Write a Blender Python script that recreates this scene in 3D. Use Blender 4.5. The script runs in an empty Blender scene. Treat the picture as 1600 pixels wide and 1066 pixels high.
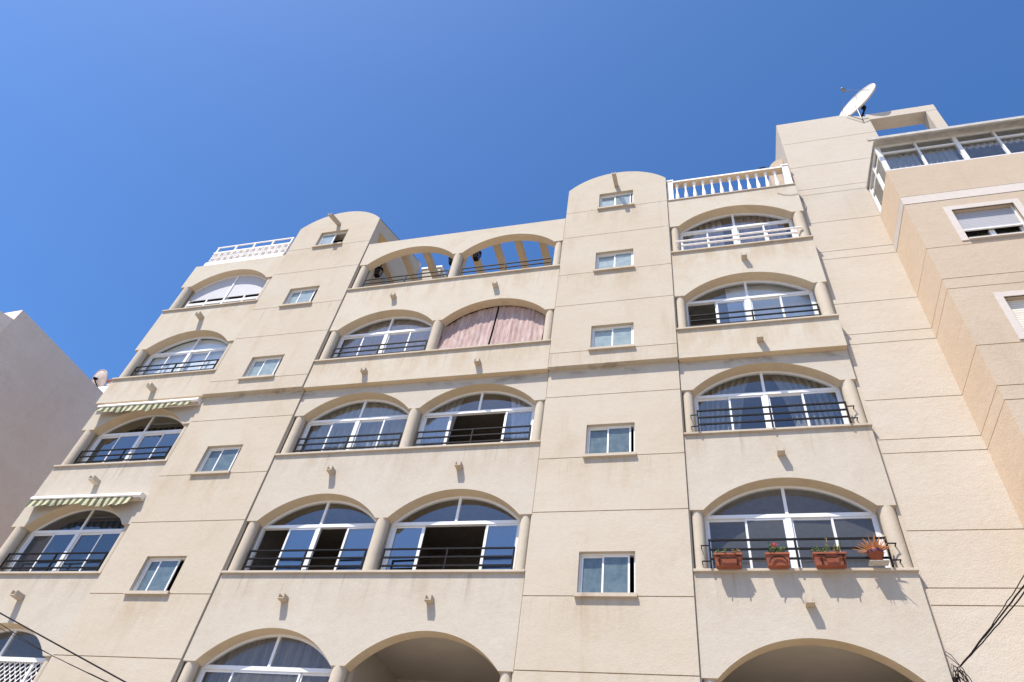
import bpy, bmesh, math, random
from mathutils import Vector, Matrix
random.seed(7)
S = bpy.context.scene
COL = S.collection

# ------------------------------------------------------------------ mesh helpers
class MB:
    """collects faces and links them as ONE mesh object"""
    def __init__(self):
        self.v = []; self.f = []; self.s = []; self.m = []; self.cur = 0
    def add(self, pts, faces, smooth=False):
        b = len(self.v); self.v += [tuple(p) for p in pts]
        for f in faces:
            self.f.append([b + i for i in f]); self.s.append(smooth); self.m.append(self.cur)
    def quad(self, a, b, c, d): self.add([a, b, c, d], [(0, 1, 2, 3)])
    def box(self, x0, x1, y0, y1, z0, z1):
        p = [(x0,y0,z0),(x1,y0,z0),(x1,y1,z0),(x0,y1,z0),(x0,y0,z1),(x1,y0,z1),(x1,y1,z1),(x0,y1,z1)]
        self.add(p, [(0,3,2,1),(4,5,6,7),(0,1,5,4),(1,2,6,5),(2,3,7,6),(3,0,4,7)])
    def hexa(self, p):
        self.add(p, [(0,3,2,1),(4,5,6,7),(0,1,5,4),(1,2,6,5),(2,3,7,6),(3,0,4,7)])
    def prism_y(self, poly, y0, y1):
        n = len(poly)
        p = [(x, y0, z) for x, z in poly] + [(x, y1, z) for x, z in poly]
        self.add(p, [tuple(range(n))[::1], tuple(range(n, 2*n))[::-1]] + [(i, (i+1) % n + 0, (i+1) % n + n, i + n)[::-1] for i in range(n)])
    def prism_x(self, poly, x0, x1):
        n = len(poly)
        p = [(x0, y, z) for y, z in poly] + [(x1, y, z) for y, z in poly]
        self.add(p, [tuple(range(n)), tuple(range(n, 2*n))[::-1]] + [(i, (i+1) % n, (i+1) % n + n, i + n)[::-1] for i in range(n)])
    def tube(self, path, r, n=8, caps=True):
        path = [Vector(p) for p in path]; rings = []
        ref = None
        for i, p in enumerate(path):
            d = (path[min(i+1, len(path)-1)] - path[max(i-1, 0)]).normalized()
            if ref is None:
                ref = Vector((0,0,1)) if abs(d.z) < .9 else Vector((1,0,0))
            u = d.cross(ref).normalized(); w = u.cross(d).normalized(); ref = w
            rr = r[i] if isinstance(r, (list, tuple)) else r
            rings.append([p + u*rr*math.cos(2*math.pi*k/n) + w*rr*math.sin(2*math.pi*k/n) for k in range(n)])
        pts = [q for ring in rings for q in ring]; fs = []
        for i in range(len(path)-1):
            for k in range(n):
                a = i*n+k; b = i*n+(k+1) % n
                fs.append((a, b, b+n, a+n))
        self.add(pts, fs, True)
        if caps:
            self.add(rings[0], [tuple(range(n))[::-1]]); self.add(rings[-1], [tuple(range(n))])
    def lathe(self, c, prof, n=20, axis=None):
        """prof: (r, h) along +Z from c, or along axis matrix"""
        pts = []; fs = []
        for r, h in prof:
            for k in range(n):
                a = 2*math.pi*k/n; q = Vector((r*math.cos(a), r*math.sin(a), h))
                if axis is not None: q = axis @ q
                pts.append(Vector(c) + q)
        for i in range(len(prof)-1):
            for k in range(n):
                a = i*n+k; b = i*n+(k+1) % n
                fs.append((a, b, b+n, a+n))
        self.add(pts, fs, True)
    def arcband(self, xa, xb, zs, rise, d0, d1, y0, y1, n=30):
        """band following an arch, between d0 above and d1 below its curve"""
        P = arcpts(xa, xb, zs, rise, n)
        cx, cz, R = arccirc(xa, xb, zs, rise)
        o = []; i_ = []
        for x, z in P:
            v = Vector((x-cx, z-cz)).normalized()
            o.append((cx+v.x*(R+d0), cz+v.y*(R+d0))); i_.append((cx+v.x*(R-d1), cz+v.y*(R-d1)))
        for k in range(n):
            a, b, c, d = o[k], o[k+1], i_[k+1], i_[k]
            self.add([(a[0],y0,a[1]),(b[0],y0,b[1]),(c[0],y0,c[1]),(d[0],y0,d[1]),(a[0],y1,a[1]),(b[0],y1,b[1]),(c[0],y1,c[1]),(d[0],y1,d[1])],
                     [(0,1,2,3)[::-1],(3,2,6,7)[::-1],(4,5,6,7),(0,1,5,4)])
    def build(self, name, mat, parent=None, merge=False, bevel=0, face=None):
        me = bpy.data.meshes.new(name); me.from_pydata(self.v, [], self.f)
        me.polygons.foreach_set('use_smooth', self.s); me.polygons.foreach_set('material_index', self.m)
        bm = bmesh.new(); bm.from_mesh(me)
        if merge: bmesh.ops.remove_doubles(bm, verts=bm.verts, dist=1e-5)
        bmesh.ops.recalc_face_normals(bm, faces=bm.faces)
        if face is not None:
            for q in bm.faces:
                q.normal_update()
                if q.normal.dot(Vector(face)) < 0: q.normal_flip()
        bm.to_mesh(me); bm.free()
        for q in (mat if isinstance(mat, (list, tuple)) else [mat]): me.materials.append(q)
        me.update()
        o = bpy.data.objects.new(name, me); COL.objects.link(o)
        if parent is not None: o.parent = parent
        if bevel:
            m = o.modifiers.new('bevel', 'BEVEL'); m.width = bevel; m.segments = 2; m.limit_method = 'ANGLE'
        return o

def arccirc(xa, xb, zs, rise):
    h = (xb-xa)/2; R = (h*h + rise*rise)/(2*rise)
    return (xa+xb)/2, zs + rise - R, R
def arcz(x, xa, xb, zs, rise):
    cx, cz, R = arccirc(xa, xb, zs, rise)
    return cz + math.sqrt(max(R*R - (x-cx)**2, 0))
def arcpts(xa, xb, zs, rise, n=30):
    cx, cz, R = arccirc(xa, xb, zs, rise); h = (xb-xa)/2
    a = math.asin(h/R)
    return [(cx + R*math.sin(-a + 2*a*i/n), cz + R*math.cos(-a + 2*a*i/n)) for i in range(n+1)]

def tag(o, label=None, cat=None, group=None, kind=None):
    if label: o['label'] = label
    if cat: o['category'] = cat
    if group: o['group'] = group
    if kind: o['kind'] = kind
    return o
def empty(name, loc=(0,0,0), parent=None):
    o = bpy.data.objects.new(name, None); COL.objects.link(o); o.location = loc
    o.empty_display_size = .2
    if parent is not None: o.parent = parent
    return o

# ------------------------------------------------------------------ materials
class NT:
    def __init__(self, name):
        self.m = bpy.data.materials.new(name); self.m.use_nodes = True
        self.t = self.m.node_tree; self.t.nodes.clear()
        self.out = self.n('ShaderNodeOutputMaterial')
    def n(self, typ, **kw):
        x = self.t.nodes.new(typ)
        for k, v in kw.items(): setattr(x, k, v)
        return x
    def l(self, a, b): self.t.links.new(a, b)
    def val(self, inp, v):
        if hasattr(v, 'node'): self.l(v, inp)
        else: inp.default_value = v
    def math(self, op, a, b=0., c=0., clamp=False):
        x = self.n('ShaderNodeMath', operation=op); x.use_clamp = clamp
        self.val(x.inputs[0], a); self.val(x.inputs[1], b); self.val(x.inputs[2], c)
        return x.outputs[0]
    def mix(self, fac, a, b, mode='MIX'):
        x = self.n('ShaderNodeMix', data_type='RGBA', blend_type=mode)
        self.val(x.inputs['Factor'], fac)
        self.val(x.inputs['A'], a if hasattr(a, 'node') else (*a, 1)); self.val(x.inputs['B'], b if hasattr(b, 'node') else (*b, 1))
        return x.outputs['Result']
    def noise(self, scale, detail=4, rough=.55, vec=None, dist=0.):
        x = self.n('ShaderNodeTexNoise'); x.inputs['Scale'].default_value = scale
        x.inputs['Detail'].default_value = detail; x.inputs['Roughness'].default_value = rough; x.inputs['Distortion'].default_value = dist
        if vec is not None: self.l(vec, x.inputs['Vector'])
        return x.outputs['Fac']
    def ramp(self, fac, lo, hi):
        x = self.n('ShaderNodeMapRange'); x.clamp = True; x.interpolation_type = 'SMOOTHSTEP'
        self.val(x.inputs['Value'], fac); x.inputs['From Min'].default_value = lo; x.inputs['From Max'].default_value = hi
        return x.outputs['Result']
    def coords(self):
        return self.n('ShaderNodeTexCoord').outputs['Object']
    def mapping(self, vec, scale, loc=(0,0,0)):
        x = self.n('ShaderNodeMapping'); self.l(vec, x.inputs['Vector'])
        x.inputs['Scale'].default_value = scale; x.inputs['Location'].default_value = loc
        return x.outputs['Vector']
    def principled(self, **kw):
        p = self.n('ShaderNodeBsdfPrincipled')
        for k, v in kw.items():
            i = p.inputs[k.replace('_', ' ')]
            if hasattr(v, 'node'): self.l(v, i)
            else: i.default_value = (*v, 1) if isinstance(v, tuple) and len(v) == 3 else v
        self.l(p.outputs[0], self.out.inputs[0]); return p
    def bump(self, h, strength, dist):
        x = self.n('ShaderNodeBump'); self.l(h, x.inputs['Height'])
        x.inputs['Strength'].default_value = strength; x.inputs['Distance'].default_value = dist
        return x.outputs['Normal']

def plain(name, col, rough=.6, spec=.5, metal=0., var=.12, vs=6., bump=0.):
    t = NT(name); v = t.coords()
    nz = t.noise(vs, 5, .6, v)
    c = t.mix(t.ramp(nz, .3, .7), tuple(k*(1-var) for k in col), tuple(min(k*(1+var), .95) for k in col))
    kw = {}
    if bump: kw['Normal'] = t.bump(t.noise(vs*12, 4, .6, v), bump, .01)
    t.principled(Base_Color=c, Roughness=rough, Specular_IOR_Level=spec, Metallic=metal, **kw)
    return t.m

def stucco(name, ca, cb, stain=(.36,.25,.13), stain_amt=.5, sillz=None, sillx=None, mould=False, grain=1.):
    """aged painted render: broad patches, vertical run marks, rust-brown staining below sills, fine rough grain"""
    t = NT(name); v = t.coords()
    big = t.noise(.32, 5, .6, v, .4)
    mid = t.noise(1., 7, .68, t.mapping(v, (.9, .9, 1.7)), .2)
    fac = t.ramp(t.math('ADD', t.math('MULTIPLY', big, .6), t.math('MULTIPLY', mid, .4)), .36, .64)
    c = t.mix(fac, ca, cb)
    # vertical runs
    runs = t.noise(1., 5, .6, t.mapping(v, (2.6, 2.6, .22)), .2)
    amt = t.math('MULTIPLY', t.ramp(runs, .55, .78), t.ramp(t.noise(.6, 3, .5, v), .42, .62))
    c = t.mix(t.math('MULTIPLY', amt, stain_amt), c, stain)
    # cloudy stains
    cl = t.ramp(t.noise(.9, 7, .68, t.mapping(v, (1, 1, .75), (3.1, 0, 1.7)), .6), .50, .76)
    c = t.mix(t.math('MULTIPLY', cl, stain_amt*.75), c, stain)
    sep = t.n('ShaderNodeSeparateXYZ'); t.l(v, sep.inputs[0])
    if sillz is not None:
        fr = t.math('FRACT', t.math('DIVIDE', t.math('SUBTRACT', sep.outputs['Z'], sillz), 3.0))
        near = t.ramp(fr, .62, 1.0)
        nz = t.ramp(t.noise(1., 6, .65, t.mapping(v, (3.2, 3.2, .8), (0, 0, 5))), .38, .72)
        m = t.math('MULTIPLY', near, nz)
        if sillx is not None:
            mx = None
            for x0 in sillx:
                q = t.ramp(t.math('ABSOLUTE', t.math('SUBTRACT', sep.outputs['X'], x0)), 1.0, .35)
                mx = q if mx is None else t.math('ADD', mx, q)
            m = t.math('MULTIPLY', m, mx)
        c = t.mix(t.math('MULTIPLY', m, min(stain_amt*1.25, 1.)), c, stain)
        thin = t.ramp(t.noise(1., 4, .6, t.mapping(v, (11, 11, .35), (2, 0, 9))), .56, .74)
        thin = t.math('MULTIPLY', thin, t.ramp(fr, .70, 1.0))
        c = t.mix(t.math('MULTIPLY', thin, .5), c, (.27,.215,.16))
    if mould:
        b = t.math('MULTIPLY', t.ramp(sep.outputs['Z'], 12.62, 12.80), t.math('LESS_THAN', sep.outputs['Z'], 12.905))
        b = t.math('MULTIPLY', b, t.ramp(t.noise(1., 7, .7, t.mapping(v, (1.1, 1.1, 2.4)), .5), .5, .66))
        c = t.mix(t.math('MULTIPLY', b, .55), c, (.16, .125, .10))
    fine = t.noise(38., 3, .7, v)
    fine2 = t.noise(9., 5, .7, v)
    c = t.mix(t.math('MULTIPLY', t.ramp(fine2, .35, .75), .10), c, (.30, .24, .19))
    c = t.mix(t.math('MULTIPLY', t.ramp(fine, .3, .8), .10*grain), c, (.25, .21, .17))
    h = t.math('ADD', t.math('MULTIPLY', fine, 1.), t.math('MULTIPLY', fine2, 1.2))
    h2 = t.math('ADD', h, t.math('MULTIPLY', t.noise(1., 4, .6, t.mapping(v, (2.4, 2.4, 4.))), 1.3))
    t.principled(Base_Color=c, Roughness=.92, Specular_IOR_Level=.15, Normal=t.bump(h2, .35*grain, .012))
    return t.m

def glass(name, ior=1.9, tint=(.86,.90,.92), wav=.02, body=0., bodycol=(.1,.15,.2)):
    t = NT(name); v = t.coords()
    nrm = t.bump(t.noise(1.4, 2, .5, v), wav, .05)
    lw = t.n('ShaderNodeLayerWeight'); lw.inputs['Blend'].default_value = .5; t.l(nrm, lw.inputs['Normal'])
    f0 = ((ior-1)/(ior+1))**2
    fres = t.math('ADD', t.math('MULTIPLY', t.math('POWER', lw.outputs['Facing'], 5.), 1-f0), f0)
    tr = t.n('ShaderNodeBsdfTransparent'); tr.inputs[0].default_value = (*tint, 1)
    inner = tr.outputs[0]
    if body > 0:
        d = t.n('ShaderNodeBsdfDiffuse'); d.inputs[0].default_value = (*bodycol, 1)
        mb = t.n('ShaderNodeMixShader'); mb.inputs[0].default_value = body
        t.l(inner, mb.inputs[1]); t.l(d.outputs[0], mb.inputs[2]); inner = mb.outputs[0]
    gl = t.n('ShaderNodeBsdfGlossy'); gl.inputs['Roughness'].default_value = .008; gl.inputs[0].default_value = (.84,.87,.88,1); t.l(nrm, gl.inputs['Normal'])
    mx = t.n('ShaderNodeMixShader'); t.l(fres, mx.inputs[0]); t.l(inner, mx.inputs[1]); t.l(gl.outputs[0], mx.inputs[2])
    t.l(mx.outputs[0], t.out.inputs[0]); return t.m

def fabric(name, col, trans=.35, var=.15):
    t = NT(name); v = t.coords()
    nz = t.noise(1., 4, .6, t.mapping(v, (14, 14, 1.2)))
    c = t.mix(t.ramp(nz, .3, .7), tuple(k*(1-var) for k in col), tuple(min(k*(1+var), .95) for k in col))
    d = t.n('ShaderNodeBsdfDiffuse'); t.l(c, d.inputs[0])
    tl = t.n('ShaderNodeBsdfTranslucent'); t.l(c, tl.inputs[0])
    mx = t.n('ShaderNodeMixShader'); mx.inputs[0].default_value = trans
    t.l(d.outputs[0], mx.inputs[1]); t.l(tl.outputs[0], mx.inputs[2]); t.l(mx.outputs[0], t.out.inputs[0])
    return t.m

def striped(name, axis, period, ca, cb, duty=.5, rough=.85):
    t = NT(name); v = t.coords(); sep = t.n('ShaderNodeSeparateXYZ'); t.l(v, sep.inputs[0])
    fr = t.math('FRACT', t.math('DIVIDE', sep.outputs[axis], period))
    k = t.math('LESS_THAN', fr, duty)
    nz = t.noise(5., 4, .6, v)
    c = t.mix(k, ca, cb)
    c = t.mix(t.math('MULTIPLY', t.ramp(nz, .4, .8), .25), c, (.30,.27,.2))
    t.principled(Base_Color=c, Roughness=rough, Specular_IOR_Level=.2); return t.m

M = {}
M['tower'] = stucco('tower render', (0.498, 0.445, 0.364), (0.478, 0.414, 0.326), stain=(.385,.29,.19), stain_amt=.5, sillz=7.31, sillx=(-1.8, -11.26), mould=True)
M['bay'] = stucco('bay render', (0.488, 0.445, 0.379), (0.467, 0.414, 0.338), stain=(.36,.285,.205), stain_amt=.36, sillz=7.80, mould=True)
M['upbay'] = stucco('upper bay render', (0.519, 0.472, 0.390), (0.498, 0.440, 0.354), stain=(.40,.30,.195), stain_amt=.5, sillz=7.80)
M['column'] = stucco('column render', (0.503, 0.450, 0.364), (0.472, 0.404, 0.319), stain=(.34,.27,.19), stain_amt=.4)
M['sill'] = stucco('sill stone', (0.524, 0.460, 0.374), (0.462, 0.393, 0.309), stain=(.26,.20,.15), stain_amt=.6)
M['white'] = stucco('pale render', (0.524, 0.472, 0.400), (0.498, 0.434, 0.354), stain=(.40,.34,.26), stain_amt=.3, grain=1.3)
M['orange'] = stucco('apricot render', (.49,.40,.305), (.455,.36,.265), stain=(.34,.26,.18), stain_amt=.35, grain=1.3)
M['band'] = stucco('pale band paint', (.58,.53,.485), (.54,.485,.435), stain=(.45,.38,.30), stain_amt=.2)
M['flank'] = stucco('bounce-lit apricot render', (.635,.50,.365), (.60,.46,.325), stain=(.45,.33,.21), stain_amt=.22, grain=1.2)  # front render made paler and yellower, pale-wall bounce put into the colour
M['leftwall'] = stucco('mauve render', (.84,.72,.61), (.79,.65,.53), stain=(.62,.49,.40), stain_amt=.5)
M['soffit'] = stucco('soffit bounce tint', (.60,.495,.355), (.54,.43,.29), stain=(.38,.29,.19), stain_amt=.5)  # warm ground bounce put into the underside colour, along with ageing
M['groove'] = plain('brown joint groove', (.33,.22,.13), .95, .1)  # brown lining of the recessed joints
M['pvc'] = plain('white window plastic', (.72,.72,.72), .35, .5, var=.03)
M['whitepaint'] = plain('white masonry paint', (.80,.77,.74), .7, .3, var=.06, vs=3, bump=.2)
M['iron'] = plain('black painted iron', (.008,.008,.010), .65, .12)
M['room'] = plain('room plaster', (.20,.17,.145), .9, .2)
M['loggia'] = plain('loggia plaster', (.47,.42,.36), .9, .2, var=.06, vs=1.2)
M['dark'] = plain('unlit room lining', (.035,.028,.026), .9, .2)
M['glass'] = glass('window glass', 2.4)
M['glassgrey'] = glass('grey glass', 1.7, tint=(.80,.80,.78), body=.22, bodycol=(.26,.26,.255))
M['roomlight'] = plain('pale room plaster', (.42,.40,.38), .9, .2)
M['glassblue'] = glass('reflective glass', 3.1, tint=(.50,.58,.66))
M['glassdark'] = glass('tinted glass', 2.3, tint=(.42,.47,.52), body=.3, bodycol=(.06,.08,.12))
M['frost'] = None
M['spout'] = stucco('spout clay', (.50,.45,.37), (.44,.36,.27), stain=(.22,.17,.12), stain_amt=.7)
M['terracotta'] = plain('terracotta', (.25,.072,.036), .75, .3, var=.15, vs=9, bump=.2)
M['cable'] = plain('cable sheath', (.015,.011,.012), .8, .15)
M['gutter'] = plain('weathered gutter', (.44,.42,.39), .6, .3)
M['roofdeck'] = plain('roof deck', (.42,.36,.30), .9, .2)
M['dish'] = plain('dish paint', (.62,.60,.56), .6, .3, var=.08, vs=3)
M['dishtan'] = plain('tan dish paint', (.52,.45,.40), .6, .3, var=.06)
M['metal'] = plain('weathered steel', (.22,.20,.18), .5, .5, .6)
M['ochre'] = plain('ochre panel', (.52,.33,.12), .9, .2)
M['shutter'] = striped('roller shutter slats', 'Z', .055, (.33,.33,.35), (.50,.50,.52), .22, .5)
M['shuttertan'] = striped('beige shutter slats', 'Z', .06, (.68,.63,.54), (.40,.36,.30), .18, .5)

def frosted(name, ca, cb):
    t = NT(name); v = t.coords()
    c = t.mix(t.ramp(t.noise(7., 5, .6, v), .3, .7), ca, cb)
    t.principled(Base_Color=c, Roughness=.12, Specular_IOR_Level=.6, Coat_Weight=.6, Coat_Roughness=.02,
                 Normal=t.bump(t.noise(45., 3, .6, v), .25, .004)); return t.m
M['frost'] = frosted('frosted glass', (.19,.25,.26), (.27,.33,.33))
M['frostdark'] = frosted('smoked frosted glass', (.075,.11,.125), (.12,.16,.17))
M['sheer'] = fabric('sheer curtain', (.62,.62,.60), .5)
M['drape'] = fabric('grey drape', (.42,.40,.37), .25)
M['lilac'] = fabric('lilac curtain', (.60,.52,.54), .3)
M['lace'] = fabric('white curtain', (.74,.72,.74), .35)
M['brownstripe'] = fabric('striped brown curtain', (.36,.31,.27), .2, .35)
M['awning'] = striped('awning canvas', 'X', .20, (.47,.43,.28), (.065,.088,.052), .5)
def reed():
    t = NT('woven reed blind'); v = t.coords(); sep = t.n('ShaderNodeSeparateXYZ'); t.l(v, sep.inputs[0])
    slat = t.math('FRACT', t.math('DIVIDE', sep.outputs['Z'], .03))
    nz = t.noise(1., 5, .7, t.mapping(v, (30, 30, 2.)))
    big = t.noise(1., 4, .6, t.mapping(v, (5, 5, 1.)))
    c = t.mix(t.ramp(nz, .35, .65), (.32,.215,.195), (.47,.365,.34))
    c = t.mix(t.math('MULTIPLY', t.ramp(big, .45, .7), .5), c, (.58,.50,.47))
    c = t.mix(t.math('MULTIPLY', t.math('LESS_THAN', slat, .3), .35), c, (.33,.23,.21))
    t.principled(Base_Color=c, Roughness=.9, Specular_IOR_Level=.1, Normal=t.bump(slat, .4, .004)); return t.m
M['reed'] = reed()

# ------------------------------------------------------------------ the regular measures of the facade
TL = (-12.74, -9.74); TR = (-3.27, -0.31)                    # the two stair towers
BM = (-9.72, -3.29); BR = (-.29, 3.18); BL = (-16.27, -12.76)  # the three bays
ARCH = {'L': [(-15.86, -13.02)], 'M': [(-9.45, -6.64), (-6.36, -3.55)], 'R': [(-.04, 2.88)]}
BAYX = {'L': BL, 'M': BM, 'R': BR}
RISE = .65
STR = 12.90                                                  # underside of the overhanging upper storeys
OV = .14
def sill(k): return 7.85 + 3*k
def spring(k): return 9.05 + 3*k
def yf(k): return .04 - (OV if k >= 2 else 0)                # front of the bay wall at sill k
T = .26

# ------------------------------------------------------------------ ground
g = MB(); g.box(-400, 400, -400, 400, -.5, 0)
tag(g.build('ground', plain('pale street', (.33,.285,.23), .9, .2, vs=.5)), kind='structure')
g = MB(); g.box(-60, 60, -3.2, -.05, .004, .14)
tag(g.build('pavement', plain('pavement tiles', (.36,.31,.25), .85, .2, vs=2)), kind='structure')

# ------------------------------------------------------------------ main building
B = empty('apartment_building', (-6.5, 0, 0))
tag(B, 'beige rendered block with rows of arched windows between two round-topped towers', 'building')
def part(mb, name, mat, parent=None, **k):
    o = mb.build(name, mat, None, **k)
    p = parent or B
    o.parent = p
    o.matrix_parent_inverse = Matrix.Translation(-p.location)
    return o

def gridwall(mb, xs, zs, dep, yback, yrev, isg=None):
    """wall of cells facing -Y; dep(i,j) = depth of the cell's face or None for an opening (its reveal goes back to yrev)"""
    nx, nz = len(xs)-1, len(zs)-1
    D = [[dep((xs[i]+xs[i+1])/2, (zs[j]+zs[j+1])/2) for j in range(nz)] for i in range(nx)]
    for i in range(nx):
        for j in range(nz):
            d = D[i][j]; x0, x1, z0, z1 = xs[i], xs[i+1], zs[j], zs[j+1]
            if d is not None:
                mb.cur = 1 if isg is not None and isg((z0+z1)/2) else 0
                mb.quad((x0,d,z0),(x1,d,z0),(x1,d,z1),(x0,d,z1)); mb.cur = 0
            for di, dj in ((1,0),(0,1),(-1,0),(0,-1)):
                a, b = i+di, j+dj
                inside = 0 <= a < nx and 0 <= b < nz
                if inside and (di < 0 or dj < 0): continue
                if inside:
                    e = D[a][b]
                    if d is None and e is None: continue
                    ya = yrev if d is None else d; yb = yrev if e is None else e
                else:
                    if d is None or yback is None: continue
                    ya, yb = d, yback
                if abs(ya-yb) < 1e-6: continue
                if di:
                    x = x1 if di > 0 else x0
                    mb.quad((x,ya,z0),(x,yb,z0),(x,yb,z1),(x,ya,z1))
                else:
                    z = z1 if dj > 0 else z0
                    mb.quad((x0,ya,z),(x1,ya,z),(x1,yb,z),(x0,yb,z))

GW = .018
def rows(joints, extra, z0, z1):
    s = {z0, z1}
    for j in joints: s |= {j-GW/2, j+GW/2}
    s |= set(extra)
    return sorted(z for z in s if z0 <= z <= z1)

JT = sorted([7.345+3*k for k in range(-2, 5)] + [6.058+3*k for k in range(-1, 5)])
WH = [(7.374+3*k, 8.20+3*k) for k in range(0, 5)]
def isj(z, joints): return any(abs(z-j) < GW/2 for j in joints)

for (x0, x1), wx in ((TL, (-11.77, -10.755)), (TR, (-2.30, -1.285))):
    mb = MB()
    xs = [x0, wx[0], wx[1], x1]
    zs = rows(JT, [STR] + [z for w in WH for z in w], 0, 20.62)
    def dep(x, z):
        if wx[0] < x < wx[1] and any(a < z < b for a, b in WH): return None
        base = -OV if z > STR else 0.
        return base + (.014 if isj(z, JT) else 0)
    gridwall(mb, xs, zs, dep, 3.0, .24, lambda z: isj(z, JT))
    # round gable
    n = 28; P = arcpts(x0, x1, 20.62, .73, n)
    for i in range(n):
        (a, za), (b, zb) = P[i], P[i+1]
        mb.quad((a,-OV,20.62),(b,-OV,20.62),(b,-OV,zb),(a,-OV,za))
    part(mb, 'tower_wall', [M['tower'], M['groove']])
    # rising barrel vault behind the gable
    rf = MB()
    for i in range(n):
        (a, za), (b, zb) = P[i], P[i+1]
        rf.quad((a,-OV,za),(b,-OV,zb),(b,3.1,zb+1.72),(a,3.1,za+1.72))
    part(rf, 'tower_roof', M['tower'])
    for x in (x0+.002, x1-.002):
        sd = MB(); sd.prism_x([(-OV+.004, 20.60), (3.1, 20.60+1.72), (3.1, 18.), (-OV+.004, 18.)], x-.16 if x == x1-.002 else x, x if x == x1-.002 else x+.16)
        part(sd, 'tower_side_wall', M['tower'])
    bw = MB(); bw.box(x0+.01, x1-.01, 2.95, 3.09, 0, 22.2); part(bw, 'tower_rear_wall', M['tower'])
# thin ochre-coloured panel, standing for a niche on the pergola side of one tower
mb = MB(); mb.prism_x([(.17,20.21),(.69,20.44),(.73,19.82),(.24,19.80)], -9.745, -9.728); part(mb, 'niche', M['ochre'])

# tower windows
GAPS = {'L': [.17, .09, .11, .13, .45], 'R': [.075, .055, .0, .0, .04]}
for side, wx in (('L', (-11.77, -10.755)), ('R', (-2.30, -1.285))):
    for k in range(5):
        dy = -OV if k >= 2 else 0
        z0, z1 = WH[k]
        a, b = wx
        s = MB(); s.box(a-.035, b+.035, dy-.065, dy+.084, z0-.062, z0+.004)
        w = MB(); y0, y1 = dy+.085, dy+.145; f = .028
        zb = z0+.006
        w.box(a+.002, a+f, y0, y1, zb, z1-.002); w.box(b-f, b-.002, y0, y1, zb, z1-.002)
        w.box(a+f, b-f, y0, y1, z1-f, z1-.002); w.box(a+f, b-f, y0, y1, zb, zb+f)
        wo = part(w, 'stair_window', M['pvc'])
        part(s, 'window_sill', M['sill'], wo)
        gp = GAPS[side][k]; hw = (b-a-2*f)/2
        for q, (sx0, sx1, ys) in enumerate(((a+f+.003, a+f+hw+.02, y0+.034), (a+f+hw-.02-gp, b-f-.003-gp, y0+.006))):
            sm = MB(); sb = .034; yy0, yy1 = ys, ys+.024
            zl, zh = zb+f+.002, z1-f-.002
            sm.box(sx0, sx0+sb, yy0, yy1, zl, zh); sm.box(sx1-sb, sx1, yy0, yy1, zl, zh)
            sm.box(sx0+sb, sx1-sb, yy0, yy1, zh-sb, zh); sm.box(sx0+sb, sx1-sb, yy0, yy1, zl, zl+sb)
            part(sm, 'sash', M['pvc'], wo)
            gm = MB(); gm.box(sx0+sb-.004, sx1-sb+.004, yy0+.009, yy0+.015, zl+sb-.004, zh-sb+.004)
            part(gm, 'pane', M['frost' if k >= 2 else 'frostdark'], wo)
        r = MB(); x0_, x1_ = a-.3, b+.3
        r.quad((x0_,1.6,z0-.4),(x1_,1.6,z0-.4),(x1_,1.6,z1+.3),(x0_,1.6,z1+.3))
        r.quad((x0_,.24+min(dy,0),z1+.3),(x1_,.24+min(dy,0),z1+.3),(x1_,1.6,z1+.3),(x0_,1.6,z1+.3))
        r.quad((x0_,.24,z0-.4),(x1_,.24,z0-.4),(x1_,1.6,z0-.4),(x0_,1.6,z0-.4))
        for xx in (x0_, x1_): r.quad((xx,.2+dy,z0-.4),(xx,1.6,z0-.4),(xx,1.6,z1+.3),(xx,.2+dy,z1+.3))
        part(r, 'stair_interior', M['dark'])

# bay walls
SOF = MB()
def arch_panel(mb, x0, x1, arches, zs, ztop, y0, y1, n=32):
    pr = [(x0, zs)]
    for xa, xb in arches: pr += [p for p in arcpts(xa, xb, zs, RISE, n)]
    pr.append((x1, zs))
    for i in range(len(pr)-1):
        (a, za), (b, zb) = pr[i], pr[i+1]
        if b-a < 1e-6: continue
        mb.quad((a,y0,za),(b,y0,zb),(b,y0,ztop),(a,y0,ztop))
        mb.quad((a,y1,za),(b,y1,zb),(b,y1,ztop),(a,y1,ztop))
        SOF.quad((a,y0,za),(b,y0,zb),(b,y1,zb),(a,y1,za))
    mb.quad((x0,y0,ztop),(x1,y0,ztop),(x1,y1,ztop),(x0,y1,ztop))
    for x in (x0, x1): mb.quad((x,y0,zs),(x,y1,zs),(x,y1,ztop),(x,y0,ztop))

def bead(mb, arches, zs, y0):
    for xa, xb in arches: mb.arcband(xa, xb, zs, RISE, .028, -.006, y0-.007, y0+.01, 32)

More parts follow.
